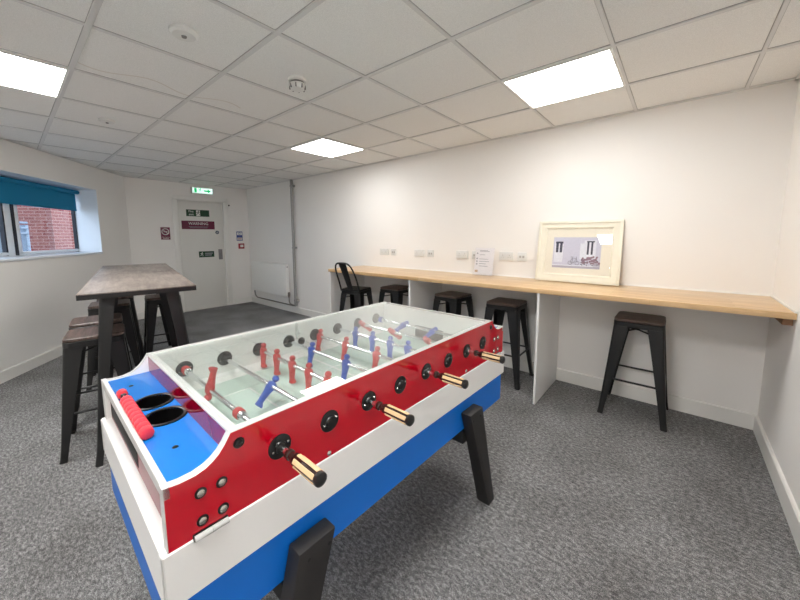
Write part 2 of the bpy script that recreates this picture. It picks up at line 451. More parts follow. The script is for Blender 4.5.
# ------------------------------------------------------------------ door
FW = .055
bm = bmn()
box(bm, XF-.11, XF+.014, DY0-.075, DY0+.012, 0, DZ+.012, .004); box(bm, XF-.11, XF+.014, DY1-.03, DY1+.06, 0, DZ+.012, .004)
box(bm, XF-.11, XF+.014, DY0-.075, DY1+.06, DZ-.004, DZ+.075, .004)
door = struct('door_1', bm, 'gloss_white')
bm = bmn(); box(bm, XF-.075, XF-.03, DY0+.016, DY1-.062, .008, DZ-.03, .003)
leaf = obj('door_leaf', bm, 'door_paint', door)
bm = bmn(); box(bm, XF-.06, XF-.03, DY0+.012, DY1-.03, DZ-.022, DZ-.004); box(bm, XF-.06, XF-.034, DY1-.058, DY1-.03, 0, DZ-.01)
obj('door_stop', bm, 'door_paint', door)
bm = bmn(); box(bm, XF-.16, XF-.077, DY0-.05, DY1+.05, -.02, .03); box(bm, XF-.16, XF, DY0, DY1, -.09, -.0005); box(bm, XF-.16, XF-.121, DY0-.08, DY1+.08, 0, DZ+.08); obj('door_light_block', bm, 'door_paint', door)  # added floor strips and unseen backing, keep outside light from leaking under the leaf
bm = bmn(); box(bm, XF-.031, XF-.022, -.618, -.545, .935, 1.135, .006)
lk = obj('handle_plate', bm, 'steel', leaf)
bm = bmn(); tube(bm, [(XF-.022, -.585, 1.07), (XF+.02, -.585, 1.07), (XF+.024, -.60, 1.068), (XF+.024, -.625, 1.066)], .009)
obj('door_handle', bm, 'steel', leaf)

SG = 'signs on the door'
def sign_plate(name, y0, y1, z0, z1, xf, m, label, cat='sign', group=None, bev=.002):
    """sign on the far wall or door; local x to the right (+y world), local z up; returns root"""
    t = thing(name, label, cat, (xf, (y0+y1)/2, (z0+z1)/2), 0, group)
    w, h = (y1-y0)/2, (z1-z0)/2
    bm = bmn(); box(bm, 0, .003, -w, w, -h, h, .0008, 1); obj('plate', bm, m, t)
    return t
TX = Matrix(((0, 0, 1, 0), (1, 0, 0, 0), (0, 1, 0, 0), (0, 0, 0, 1)))   # text x->+y, text y->+z, normal +x
def TM(y_, z_, d=.0034): return Matrix.Translation((d, y_, z_)) @ TX
XD = XF-.03
def running_man(bm, cx, cz, s, d=.0036, mi=0):
    def q(pts):
        bm.faces.new([bm.verts.new((d, cx+a*s, cz+b*s)) for a, b in pts]).material_index = mi
    q([(math.cos(t*PI/5)*.11+.1, math.sin(t*PI/5)*.11+.42) for t in range(10)])
    q([(-.08, .28), (.12, .28), (.06, -.05), (-.12, -.05)])
    q([(.10, .26), (.34, .12), (.30, .06), (.06, .18)]); q([(-.06, .28), (-.34, .18), (-.32, .1), (-.06, .2)])
    q([(.06, -.03), (.26, -.18), (.2, -.46), (.12, -.46), (.16, -.2), (-.04, -.06)]); q([(-.12, -.02), (-.02, -.06), (-.16, -.3), (-.42, -.34), (-.42, -.26), (-.2, -.24)])

t = sign_plate('fire_exit_sign', -1.14, -.744, 1.758, 1.88, XD, 'green_sign', 'dark green fire exit sign at the top of the door', 'sign')
bm = bmn(); text_bm(bm, 'Fire', .055, TM(-.115, .027)); text_bm(bm, 'exit', .055, TM(-.115, -.027)); obj('lettering', bm, 'sign_white', t)
bm = bmn(); box(bm, .003, .0042, -.03, .035, -.052, .052); obj('pictogram_panel', bm, 'sign_white', t)
bm = bmn(); running_man(bm, .002, 0, .09, .0048); obj('running_figure', bm, 'green_sign', t)
t = sign_plate('warning_sign', -1.228, -.66, 1.521, 1.674, XD, 'maroon_sign', 'wide maroon sign reading WARNING across the upper door', 'sign')
bm = bmn(); text_bm(bm, 'WARNING', .07, TM(.0, .025)); obj('lettering', bm, 'sign_white', t)
bm = bmn(); text_bm(bm, 'This door is alarmed', .028, TM(0, -.04)); bm.free()
bm = bmn()
for k in range(2): box(bm, .003, .0036, -.17+.02*k, .17-.02*k, -.034-.02*k, -.027-.02*k)
obj('small_print', bm, 'ink_grey', t)
t = sign_plate('push_bar_sign', -.972, -.70, .992, 1.104, XD, 'green_sign', 'small green and white sign at handle height on the door', 'sign')
bm = bmn(); running_man(bm, -.085, 0, .08, .0038); obj('running_figure', bm, 'sign_white', t)
bm = bmn(); box(bm, .003, .0038, -.03, .11, .006, .026); box(bm, .003, .0038, -.03, .09, -.026, -.008); obj('small_print', bm, 'ink_grey', t)
t = thing('fire_door_disc', 'round navy blue disc high at the opening edge of the door', 'sign', (XD, -.619, 1.463))
bm = bmn(); lathe(bm, (0, 0, 0), (1, 0, 0), [(0, .034), (.003, .034), (.0034, .032)], 24); obj('disc', bm, 'navy', t)
bm = bmn()
for k in range(3): box(bm, .0035, .004, -.018, .018, .008-.012*k, .012-.012*k)
obj('small_print', bm, 'sign_white', t)
t = sign_plate('no_smoking_sign', -1.568, -1.427, 1.335, 1.549, XF, 'maroon_sign', 'square dark maroon no smoking sign on the wall left of the door', 'sign')
bm = bmn()
tube(bm, [(.004, .052*math.cos(a), .03+.052*math.sin(a)) for a in [2*PI*k/24 for k in range(24)]], .006, 6, closed=True)
tube(bm, [(.004, -.036, .066), (.004, .036, -.006)], .005, 6)
box(bm, .003, .0045, -.03, .03, .026, .036)
obj('no_smoking_symbol', bm, 'sign_white', t)
bm = bmn(); text_bm(bm, 'No smoking', .022, TM(0, -.066)); box(bm, .003, .0036, -.045, .045, -.092, -.086); obj('lettering', bm, 'sign_white', t)
t = sign_plate('fire_action_sign', -.26, -.137, 1.297, 1.483, XF, 'sign_blue', 'blue and white fire notice on the wall right of the door', 'sign')
bm = bmn(); box(bm, .003, .0038, -.05, .05, .02, .075); box(bm, .003, .0038, -.05, .05, -.078, -.03); obj('white_panels', bm, 'sign_white', t)
bm = bmn(); tube(bm, [(.0042, .018*math.cos(a), .048+.018*math.sin(a)) for a in [2*PI*k/16 for k in range(16)]], .004, 6, closed=True); obj('round_symbol', bm, 'sign_blue', t)
bm = bmn()
for k in range(4): box(bm, .0038, .0043, -.04, .04, -.042-.009*k, -.038-.009*k)
obj('small_print', bm, 'sign_red', t)
t = thing('fire_alarm_switch', 'small red fire alarm call point below the blue notice beside the door', 'call point', (XF, -.178, 1.187))
bm = bmn(); box(bm, 0, .035, -.056, .056, -.054, .054, .006); obj('housing', bm, 'sign_red', t)
bm = bmn(); box(bm, .035, .037, -.032, .032, -.022, .026); obj('press_panel', bm, 'sign_white', t)
t = thing('door_magnet', 'small black round spot on the wall at the top right of the door frame', 'sensor', (XF, -.38, 1.994))
bm = bmn(); lathe(bm, (0, 0, 0), (1, 0, 0), [(0, .014), (.012, .014), (.016, .008), (.016, 0)], 16); obj('button', bm, 'black', t)

# exit sign
t = thing('exit_light', 'lit white and green emergency exit box above the door', 'exit sign', (XF, -.867, 2.226))
bm = bmn(); box(bm, 0, .06, -.185, .185, -.055, .055, .006); obj('housing', bm, 'detector', t)
bm = bmn(); box(bm, .06, .066, -.17, .17, -.045, .045, .003); obj('lit_face', bm, 'exit_face', t)
bm = bmn(); running_man(bm, -.045, 0, .098, .0675); obj('running_figure', bm, 'exit_green', t)
bm = bmn()
def fpoly(bm, pts, d): bm.faces.new([bm.verts.new((d, a, b)) for a, b in pts])
fpoly(bm, [(.02, .014), (.085, .014), (.085, .04), (.145, 0), (.085, -.04), (.085, -.014), (.02, -.014)], .0675)
obj('arrow', bm, 'exit_green', t); bm = bmn()
fpoly(bm, [(-.145, -.04), (-.10, -.04), (-.10, .04), (-.145, .04)], .0675)
obj('doorway', bm, 'exit_green', t)

# ------------------------------------------------------------------ window
DEP = .285
win = bpy.data.objects.new('window_1', None); COL.objects.link(win); win.matrix_world = MW; win['kind'] = 'structure'
z0, z1 = WZ0+.028, WZ1
bm = bmn()
for a in ((WX0-.088, WX0-.044, z0, z1), (WX1-.045, WX1, z0, z1), (WX0-.088, WX1, z0-.02, z0+.012), (WX0-.088, WX1, z1-.05, z1), (1.728, 1.785, z0, z1)):
    box(bm, a[0], a[1], DEP, DEP+.055, a[2], a[3], .006)
obj('window_frame', bm, 'upvc', win)
for (a, b) in ((WX0-.066, 1.728), (1.785, WX1-.045)):
    bm = bmn()
    za, zb = z0+.012, z1-.05; w = .05
    a2 = a+.016; b2 = b-.006
    box(bm, a2, a2+w, DEP-.012, DEP+.04, za, zb, .005); box(bm, b2-w, b2, DEP-.012, DEP+.04, za, zb, .005)
    box(bm, a2, b2, DEP-.012, DEP+.04, za+.004, za+w-.012, .005); box(bm, a2, b2, DEP-.012, DEP+.04, zb-w, zb, .005)
    s = obj('window_sash', bm, 'upvc', win)
    bm = bmn(); box(bm, a2+w, a2+w+.018, DEP-.010, DEP+.03, za, zb); box(bm, b2+.001, b2+.03, DEP-.013, DEP+.03, za, zb)
    obj('gasket', bm, 'gasket', s)
    bm = bmn(); box(bm, a2+w-.01, b2-w+.01, DEP+.02, DEP+.026, za+.03, zb-w+.01); obj('pane', bm, 'pane', s)
bm = bmn(); box(bm, WX0, WX1, -.012, DEP+.02, WZ0, WZ0+.028, .005); obj('window_sill', bm, 'upvc', win)
# reveal lining
bm = bmn(); box(bm, WX0, WX0+.004, .0, DEP, WZ0+.028, WZ1); box(bm, WX0, WX1, 0, DEP, WZ1-.004, WZ1); obj('reveal_lining', bm, 'upvc', win)

# roller blind
bl = thing('roller_blind', 'teal roller blind pulled part way down over the left window', 'blind'); bl.matrix_world = MW
BY = DEP-.075
bm = bmn(); tube(bm, [(WX0+.03, BY, 1.995), (WX1-.03, BY, 1.995)], .026, 16); obj('roller_tube', bm, 'teal', bl)
bm = bmn(); box(bm, WX0+.04, WX1-.04, BY+.024, BY+.0255, 1.762, 1.998); obj('fabric', bm, 'teal', bl)
bm = bmn(); box(bm, WX0+.04, WX1-.04, BY+.019, BY+.03, 1.742, 1.765, .004); obj('bottom_bar', bm, 'teal', bl)
bm = bmn(); box(bm, WX0+.008, WX0+.03, BY-.03, BY+.03, 1.965, 2.03, .003); obj('bracket', bm, 'upvc', bl)
bm = bmn(); box(bm, WX1-.03, WX1-.008, BY-.03, BY+.03, 1.965, 2.03, .003); obj('bracket', bm, 'upvc', bl)

# outside
bm = bmn(); box(bm, -14, 10, WD, 16, -.3, -.2); o = struct('ground_outside', bm, 'tarmac'); o.matrix_world = MW
ce = Vector((-12.0, -2.553, 0))      # the building corner seen through the window
t = thing('brick_building', 'red brick building outside the left window', 'building', ce, 0)
t.matrix_world = Matrix(((ld.x, -ln.x, 0, ce.x), (ld.y, -ln.y, 0, ce.y), (0, 0, 1, 0), (0, 0, 0, 1)))
bm = bmn(); box(bm, -9, 0, 0, 9, -.3, 6); obj('brick_wall', bm, 'brick', t)
bm = bmn(); box(bm, -9.1, .1, -.1, 9.1, 6, 6.2, .02); obj('roof', bm, 'tarmac', t)
g = thing('garden_gate', 'grey gate with pale rails and post outside the window, in front of the brick wall', 'gate')
gl = L0-ln*1.9
g.matrix_world = Matrix(((ld.x, -ln.x, 0, gl.x), (ld.y, -ln.y, 0, gl.y), (0, 0, 1, 0), (0, 0, 0, 1)))
bm = bmn(); box(bm, -.75, -.68, -.04, .04, -.25, 1.60, .008); obj('post', bm, 'gate', g)
bm = bmn(); box(bm, -.30, 1.3, -.02, .02, -.1, 2.3, .004); obj('infill', bm, 'gate_dark', g)
for z in (1.455, 1.545, 1.635):
    bm = bmn(); tube(bm, [(-.70, -.05, z), (1.35, -.05, z)], .02, 10); obj('rail', bm, 'gate', g)
bm = bmn(); box(bm, 1.3, 1.42, -.06, .06, -.25, 2.5, .008); obj('post', bm, 'gate', g)

# ------------------------------------------------------------------ ceiling fittings
LL = {(0, 2): 'square ceiling light panel nearest the right wall, above the counter', (4, 2): 'small looking square ceiling light in the middle of the room, above the counter wall',
      (4, -2): 'square ceiling light panel near the window wall, cut by the left photo edge', (0, -2): 'square ceiling light panel overhead, above the near end of the games table', (0, -6): 'added unseen fill light panel behind the viewer'}  # panel behind the viewer is added out of view as fill light
for (b, a) in LIGHTS:
    cx_, cy_ = GX-SP*(b+.5), GY+SP*(a-2.5)
    t = thing('ceiling_light', LL[(b, a)], 'ceiling light', (cx_, cy_, H), 0, 'square ceiling light panels')
    w = .2945
    bm = bmn()
    for q in ((-w, w, -w, -w+.014), (-w, w, w-.014, w), (-w, -w+.014, -w+.014, w-.014), (w-.014, w, -w+.014, w-.014)):
        box(bm, q[0], q[1], q[2], q[3], -.005, .006, .0015, 1)
    obj('frame', bm, 'gloss_white', t)
    bm = bmn(); box(bm, -w+.014, w-.014, -w+.014, w-.014, -.002, .004); obj('diffuser', bm, 'light_soft' if a == 2 else 'light', t)

t = thing('smoke_detector', 'white domed smoke detector on a ceiling tile', 'smoke detector', (-2.372, -2.075, H+.008))
bm = bmn(); lathe(bm, (0, 0, 0), (0, 0, -1), [(0, .055), (.014, .055), (.018, .05)], 32); obj('base', bm, 'detector', t)
bm = bmn(); lathe(bm, (0, 0, -.018), (0, 0, -1), [(0, .04), (.012, .04)], 32); obj('dark_gap', bm, 'detector_dark', t)
bm = bmn(); lathe(bm, (0, 0, -.03), (0, 0, -1), [(0, .048), (.008, .05), (.03, .042), (.036, .03), (.038, 0)], 32); obj('dome', bm, 'detector', t)
for k in range(8):
    a = 2*PI*k/8; bm = bmn(); box(bm, -.004, .004, -.003, .003, -.012, .012, mx=Matrix.Translation((.0465*math.cos(a), .0465*math.sin(a), -.049)) @ Matrix.Rotation(a, 4, 'Z'))
    obj('vent_slot', bm, 'detector_dark', t)
for (x_, y_, s, lab) in ((-2.359, -2.709, 1, 'flat white ceiling disc with a dark centre, nearer the viewer'), (-4.184, -2.707, .9, 'flat white ceiling disc further away, towards the window')):
    t = thing('ceiling_sensor', lab, 'sensor', (x_, y_, H+.008), 0, 'flat white ceiling discs')
    bm = bmn(); lathe(bm, (0, 0, 0), (0, 0, -1), [(0, .062*s), (.012, .062*s), (.020, .05*s), (.021, 0)], 32); obj('disc', bm, 'detector', t)
    bm = bmn(); lathe(bm, (0, 0, -.021), (0, 0, -1), [(0, .012*s), (.006, .01*s), (.007, 0)], 16); obj('lens', bm, 'detector_dark', t)

# ------------------------------------------------------------------ radiator and pipe
t = thing('radiator', 'white panel radiator low on the back wall beside the door corner', 'radiator', (-6.42, 0, 0))
bm = bmn()
box(bm, -.64, .61, -.105, -.085, .29, .87, .006)
for k in range(25):
    x = -.615+k*.049
    box(bm, x-.011, x+.011, -.1062, -.104, .32, .84, .001, 1)
obj('front_panel', bm, 'radiator', t)
bm = bmn(); box(bm, -.63, .60, -.05, -.032, .30, .86, .005); obj('rear_panel', bm, 'radiator', t)
bm = bmn()
box(bm, -.64, .61, -.10, -.034, .862, .874, .003)
obj('top_grille', bm, 'radiator', t)
bm = bmn(); box(bm, -.642, -.63, -.1, -.034, .3, .87, .002); obj('side_cover', bm, 'radiator', t)
bm = bmn(); box(bm, .60, .612, -.1, -.034, .3, .87, .002); obj('side_cover', bm, 'radiator', t)
for s in (-.45, .45):
    bm = bmn(); box(bm, s-.02, s+.02, -.034, 0, .33, .8, .003); obj('wall_bracket', bm, 'radiator', t)
bm = bmn(); lathe(bm, (.64, -.068, .3), (0, 0, 1), [(-.03, .012), (0, .018), (.02, .022), (.06, .022), (.075, .016), (.08, 0)], 16); tube(bm, [(.60, -.068, .31), (.645, -.068, .31)], .012, 10); obj('valve', bm, 'copper', t)
bm = bmn(); lathe(bm, (.613, -.068, .83), (1, 0, 0), [(0, .011), (.006, .011), (.008, .007)], 12); obj('bleed_plug', bm, 'steel', t)
px_ = -5.615
t = thing('heating_pipe', 'grey vertical pipe running up the back wall beside the radiator', 'pipe', (px_, 0, 0))
bm = bmn(); tube(bm, [(0, -.042, .14), (0, -.042, H)], .024, 16); obj('riser', bm, 'pipe', t)
bm = bmn()
tube(bm, [(-.165, -.068, .28), (-.165, -.066, .2), (-.15, -.06, .165), (-.10, -.05, .15), (0, -.045, .145)], .011, 10)
obj('valve_tail', bm, 'copper', t)
bm = bmn()
tube(bm, [(0, -.04, .14), (-.1, -.04, .135), (-1.36, -.04, .135), (-1.41, -.045, .15), (-1.43, -.06, .20), (-1.43, -.068, .27), (-1.4, -.068, .3)], .012, 10)
obj('low_pipe', bm, 'copper', t)
for z in (.24, 1.18, 2.24):
    bm = bmn(); box(bm, -.034, .05, -.05, 0, z-.016, z+.016, .003); tube(bm, [(0, -.042, z-.016), (0, -.042, z+.016)], .029, 14); obj('pipe_clip', bm, 'pipe', t)

# ------------------------------------------------------------------ counter
HC = .9575; DC = .6455; CT = .036
CL, CR = -3.918, 0
ctr = thing('counter', 'long oak worktop with white support panels along the back wall', 'counter', (-1.96, -.32, 0))
off = (1.96, .32, 0)
bm = bmn(); box(bm, CL, CR-.001, -DC, -.001, HC-CT, HC, .003); obj('worktop', bm, 'oak', ctr, off)
for x, nm in ((-1.303, 'a'), (-2.589, 'b'), (-3.886, 'c')):
    bm = bmn(); box(bm, x-.018, x, -DC+.006, -.0165, 0, HC-CT, .0015, 1); obj('support_panel', bm, 'white_board', ctr, off)
bm = bmn(); box(bm, -.04, -.001, -DC+.06, -.02, HC-CT-.044, HC-CT, .002); obj('batten', bm, 'batten', ctr, off)
bm = bmn(); box(bm, -1.3, -.04, -.034, -.001, HC-CT-.044, HC-CT, .002); obj('batten', bm, 'white_board', ctr, off)
bm = bmn(); prism(bm, [(-.001, HC), (-.012, HC), (-.010, HC+.006), (-.001, HC+.012)], CL, CR, 'x'); prism(bm, [(-DC, HC), (-.012, HC), (-.012, HC+.01), (-DC, HC+.01)], -.011, -.001, 'x'); obj('wall_seal', bm, 'gloss_white', ctr, off)

# sockets
G2 = 'twin power sockets above the counter'; G1 = 'data plates above the counter'
SK = [(-3.51, -3.343), (-2.925, -2.758), (-2.333, -2.170), (-1.831, -1.672)]
wn = ['leftmost', 'second from left', 'behind the paper notice, left of it', 'nearest the picture frame']
wt = ['white twin power socket leftmost on the counter wall', 'white twin power socket second from the left on the counter wall', 'white twin power socket just left of the paper notice', 'white twin power socket between the paper notice and picture frame']
wo = ['white single data plate leftmost on the counter wall', 'white single data plate second from the left on the counter wall', 'white single data plate half behind the paper notice', 'white single data plate beside the left edge of the picture frame']
for k, (xa, xb) in enumerate(SK):
    t = thing('power_socket', wt[k], 'socket', (xa, 0, 1.165), 0, G2)
    bm = bmn(); box(bm, -.073, .073, -.016, 0, -.043, .043, .003); obj('face_plate', bm, 'socket', t)
    for s in (-.034, .034):
        bm = bmn(); box(bm, s-.003, s+.003, -.0166, -.0158, .004, .014); box(bm, s-.014, s-.007, -.0166, -.0158, -.014, -.009); box(bm, s+.007, s+.014, -.0166, -.0158, -.014, -.009)
        obj('pin_slot', bm, 'socket_dark', t)
    for s in (-.034, .034):
        bm = bmn(); box(bm, s-.008, s+.008, -.020, -.015, .02, .033, .002); obj('switch', bm, 'socket', t)
    t = thing('data_socket', wo[k], 'socket', (xb, 0, 1.165), 0, G1)
    bm = bmn(); box(bm, -.043, .043, -.016, 0, -.043, .043, .003); obj('face_plate', bm, 'socket', t)
    bm = bmn(); box(bm, -.024, -.004, -.0168, -.0158, -.012, .01); box(bm, .006, .026, -.0168, -.0158, -.012, .01); obj('port', bm, 'socket_dark', t)

# paper notice in a clear stand
t = thing('notice_holder', 'white paper notice in a clear stand on the counter, against the wall', 'notice', (-2.052, -.075, HC), 0)
tl = R(-9)
mx = Matrix.Rotation(tl, 4, 'X')
bm = bmn(); box(bm, -.108, .108, -.003, -.0005, .004, .292, mx=mx); obj('clear_front', bm, 'acrylic', t)
bm = bmn(); box(bm, -.104, .104, .0, .001, .006, .29, mx=mx); sh = obj('sheet', bm, 'paper', t)
bm = bmn()
for k, (zz, wd) in enumerate(((.262, .09), (.252, .11), (.215, .06), (.17, .10), (.145, .11), (.12, .08), (.095, .1))):
    box(bm, -.055, -.055+wd, -.0004, .0, zz, zz+.005, mx=mx)
for zz in (.225, .17, .14, .112): box(bm, -.088, -.072, -.0004, 0, zz, zz+.014, mx=mx)
obj('printed_lines', bm, 'ink_grey', t)
bm = bmn(); box(bm, -.095, -.06, -.0004, 0, .03, .055, mx=mx); obj('printed_logo', bm, 'ink_tan', t)
bm = bmn(); box(bm, -.108, .108, -.045, .045, 0, .003, .001, 1); obj('foot', bm, 'acrylic', t)

# picture frame leaning on the wall
FH, FWD = .548, .655
th_ = math.asin(.085/FH)
t = thing('picture_frame', 'cream framed print of a house front and bicycle leaning on the wall', 'picture', (-1.178, -.093, HC+.001), 0)
t.rotation_euler = (-th_, 0, R(1.2))
def ring(bm, x0, x1, z0, z1, w, ya, yb, mi=0):
    """mitred frame moulding: outer rect, width w, front depth ya at the outer edge and yb at the inner"""
    o_ = [(x0, z0), (x1, z0), (x1, z1), (x0, z1)]; i_ = [(x0+w, z0+w), (x1-w, z0+w), (x1-w, z1-w), (x0+w, z1-w)]
    B = [bm.verts.new((a, 0, b)) for a, b in o_]; F = [bm.verts.new((a, ya, b)) for a, b in o_]; I = [bm.verts.new((a, yb, b)) for a, b in i_]; K = [bm.verts.new((a, 0, b)) for a, b in i_]
    for j in range(4):
        k = (j+1) % 4
        for q in ((B[j], B[k], F[k], F[j]), (F[j], F[k], I[k], I[j]), (I[j], I[k], K[k], K[j])): bm.faces.new(q)
bm = bmn()
ring(bm, -FWD/2, FWD/2, 0, FH, .022, -.024, -.03)
ring(bm, -FWD/2+.02, FWD/2-.02, .02, FH-.02, .042, -.022, -.015)
ring(bm, -FWD/2+.06, FWD/2-.06, .06, FH-.06, .012, -.021, -.012)
obj('moulding', bm, 'frame_cream', t)
bm = bmn(); box(bm, -FWD/2+.01, FWD/2-.01, -.004, -.0005, .01, FH-.01); obj('backing_board', bm, 'batten', t)
bm = bmn(); box(bm, -FWD/2+.06, FWD/2-.06, -.0075, -.005, .06, FH-.06); obj('mount', bm, 'mat_cream', t)
PW, PH = .375, .275; PX, PZ = -.006, .264
bm = bmn(); box(bm, PX-PW/2, PX+PW/2, -.0082, -.0076, PZ-PH/2, PZ+PH/2); pr = obj('print', bm, 'p_wall', t)
def pq(bm, x0, x1, z0, z1, d): box(bm, PX-PW/2+x0*PW, PX-PW/2+x1*PW, -.0082-d, -.0081, PZ-PH/2+z0*PH, PZ-PH/2+z1*PH)
bm = bmn(); pq(bm, 0, 1, 0, .07, .0002); pq(bm, .86, 1, .07, .2, .0002); obj('printed_ground', bm, 'p_ground', pr)
bm = bmn(); pq(bm, .03, .22, .18, .86, .0002); pq(bm, .66, .9, .32, .9, .0002); pq(bm, .58, .66, .3, .8, .0002); pq(bm, 0, 1, .07, .1, .0002); obj('printed_shutters', bm, 'p_white', pr)
bm = bmn()
for (a, b, c, d_) in ((.06, .115, .5, .82), (.145, .2, .5, .82), (.05, .215, .8, .86), (.72, .76, .45, .86), (.8, .84, .45, .86), (.71, .87, .84, .88)): pq(bm, a, b, c, d_, .0004)
obj('printed_windows', bm, 'p_dark', pr)
bm = bmn()
def pp(x, z): return (PX-PW/2+x*PW, -.0088, PZ-PH/2+z*PH)
for cx_ in (.39, .54):
    tube(bm, [(pp(cx_, .17)[0]+.016*math.cos(a), -.0088, pp(0, .17)[2]+.016*math.sin(a)) for a in [2*PI*k/16 for k in range(16)]], .0018, 5, closed=True)
for a, b in (((.39, .17), (.43, .33)), ((.43, .33), (.52, .31)), ((.52, .31), (.54, .17)), ((.46, .16), (.52, .31)), ((.46, .16), (.43, .33)), ((.39, .17), (.46, .16)), ((.52, .31), (.515, .38)), ((.40, .36), (.45, .36))):
    tube(bm, [pp(*a), pp(*b)], .0018, 5)
obj('printed_bicycle', bm, 'p_grey', pr)
bm = bmn()
for k in range(46):
    ell(bm, pp(.63+random.random()*.36, .16+random.random()*.22), .010, .0009, .009, 6, 4)
obj('printed_flowers', bm, 'p_flower', pr)
bm = bmn()
for k in range(22): ell(bm, pp(.62+random.random()*.34, .1+random.random()*.22), .006, .0009, .005, 6, 4)
obj('printed_leaves', bm, 'p_leaf', pr)
bm = bmn(); box(bm, -FWD/2+.07, FWD/2-.07, -.0125, -.0105, .07, FH-.07); obj('glass', bm, 'pic_glass', t)

# ------------------------------------------------------------------ stools
def slab(bm, hw, r, z0, z1, bev=.004, n=6, dish=0):
    pts = []
    for sx, sy, a0 in ((1, 1, 0), (-1, 1, 90), (-1, -1, 180), (1, -1, 270)):
        for k in range(n+1):
            a = R(a0+90*k/n); pts.append((sx*(hw-r)+r*math.cos(a), sy*(hw-r)+r*math.sin(a)))
    def rg(s, z): return [bm.verts.new((x*s, y_*s, z)) for x, y_ in pts]
    rings = [rg(1-bev/hw, z0), rg(1, z0+bev), rg(1, z1-bev), rg(1-bev/hw, z1)]
    for a, b in zip(rings, rings[1:]):
        for j in range(len(pts)): bm.faces.new((a[j], a[(j+1) % len(pts)], b[(j+1) % len(pts)], b[j]))
    bm.faces.new(rings[0][::-1]); bm.faces.new(rings[-1])

def fold_leg(bm, sx, sy, top, foot, zt, zb, wt_, wb, th=.0035, flare=.004, rc=.014):
    """folded sheet leg: two faces meeting at a rounded outer corner, tapering down"""
    rows = []
    N = 9
    for i in range(N+1):
        f = i/N; z = zt+(zb-zt)*f
        c = top+(foot-top)*f
        if f > .82: c += flare*((f-.82)/.18)**2
        w = wt_+(wb-wt_)*min(1, f/.92)**.9
        row = []
        prof = [(c-w, c)] + [(c-rc+rc*math.sin(a), c-rc+rc*math.cos(a)) for a in (0, R(22), R(45), R(68), R(90))] + [(c, c-w)]
        prof_i = [(x-th if k >= 0 else x, y_-th) for k, (x, y_) in enumerate(prof)]
        prof_i[0] = (c-w, c-th); prof_i[-1] = (c-th, c-w)
        row = [bm.verts.new((sx*x, sy*y_, z)) for x, y_ in prof+prof_i[::-1]]
        rows.append(row)
    m = len(rows[0])
    for a, b in zip(rows, rows[1:]):
        for j in range(m): bm.faces.new((a[j], a[(j+1) % m], b[(j+1) % m], b[j]))
    h = m//2
    for row in (rows[0], rows[-1]):
        for j in range(h-1): bm.faces.new((row[j], row[j+1], row[m-2-j], row[m-1-j]))

SH = .755
def make_stool(name, label, cat, back=False):
    t = thing(name, label, cat)
    bm = bmn(); slab(bm, .150, .035, SH-.024, SH, .006); obj('seat', bm, 'black_metal' if back else 'seat_wood', t)
    bm = bmn()
    slab(bm, .152, .036, SH-.062, SH-.024, .003)
    obj('seat_skirt', bm, 'black_metal', t)
    for sx in (1, -1):
        for sy in (1, -1):
            bm = bmn(); fold_leg(bm, sx, sy, .149, .208, SH-.055, .0, .094, .037)
            lg = obj('leg', bm, 'black_metal', t)
            bm = bmn(); box(bm, sx*.195-.017, sx*.195+.017, sy*.195-.017, sy*.195+.017, 0, .010, .003, 1)
            obj('foot_cap', bm, 'rubber', lg)
    def cw(z): return .149+(.208-.149)*(SH-.055-z)/(SH-.055)-.008
    for z in (.285,):
        c = cw(z)
        for p, q in (((-c, -c), (c, -c)), ((-c, c), (c, c)), ((-c, -c), (-c, c)), ((c, -c), (c, c))):
            bm = bmn(); tube(bm, [(p[0], p[1], z), (q[0], q[1], z)], .0075, 10); obj('footrest', bm, 'black_metal', t)
    bm = bmn(); c = .118; zz = SH-.105
    tube(bm, [(-c, -c, zz-.012), (0, 0, zz+.012), (c, c, zz-.012)], .006, 8); tube(bm, [(-c, c, zz-.012), (0, 0, zz+.0), (c, -c, zz-.012)], .006, 8)
    obj('cross_brace', bm, 'black_metal', t)
    if back:
        # hoop and splat on the side away from the counter
        bm = bmn(); pts = []
        bh = .372
        for k in range(25):
            a = PI*k/24; s = math.cos(a); h = math.sin(a)
            yy = s*(.135 if abs(s) > .99 else .135*(abs(s)**.55)*(1 if s >= 0 else 1)/abs(s) if abs(s) > 1e-6 else 0)
            yy = .138*(1 if s >= 0 else -1)*abs(s)**.5
            zz = SH-.02+bh*h**.5
            f = (zz-SH)/bh
            pts.append((yy, -.145-.17*max(0, f)-.02*max(0, f)**2, zz))
        tube(bm, pts, .0105, 12); obj('back_hoop', bm, 'black_metal', t)
        bm = bmn(); rows = []
        for k in range(11):
            f = k/10; z = SH-.02+(bh+.002)*f; w = .036+.018*f
            xx = -.143-.17*f-.02*f*f
            rows.append([bm.verts.new((q*w, xx+.012*(abs(q)**2), z)) for q in (-1, -.5, 0, .5, 1)]+[bm.verts.new((q*w, xx-.003+.012*(abs(q)**2), z)) for q in (1, .5, 0, -.5, -1)])
        for a, b in zip(rows, rows[1:]):
            for j in range(10): bm.faces.new((a[j], a[(j+1) % 10], b[(j+1) % 10], b[j]))
        for row in (rows[0], rows[-1]):
            for j in range(4): bm.faces.new((row[j], row[j+1], row[8-j], row[9-j]))
        obj('back_splat', bm, 'black_metal', t)
    return t

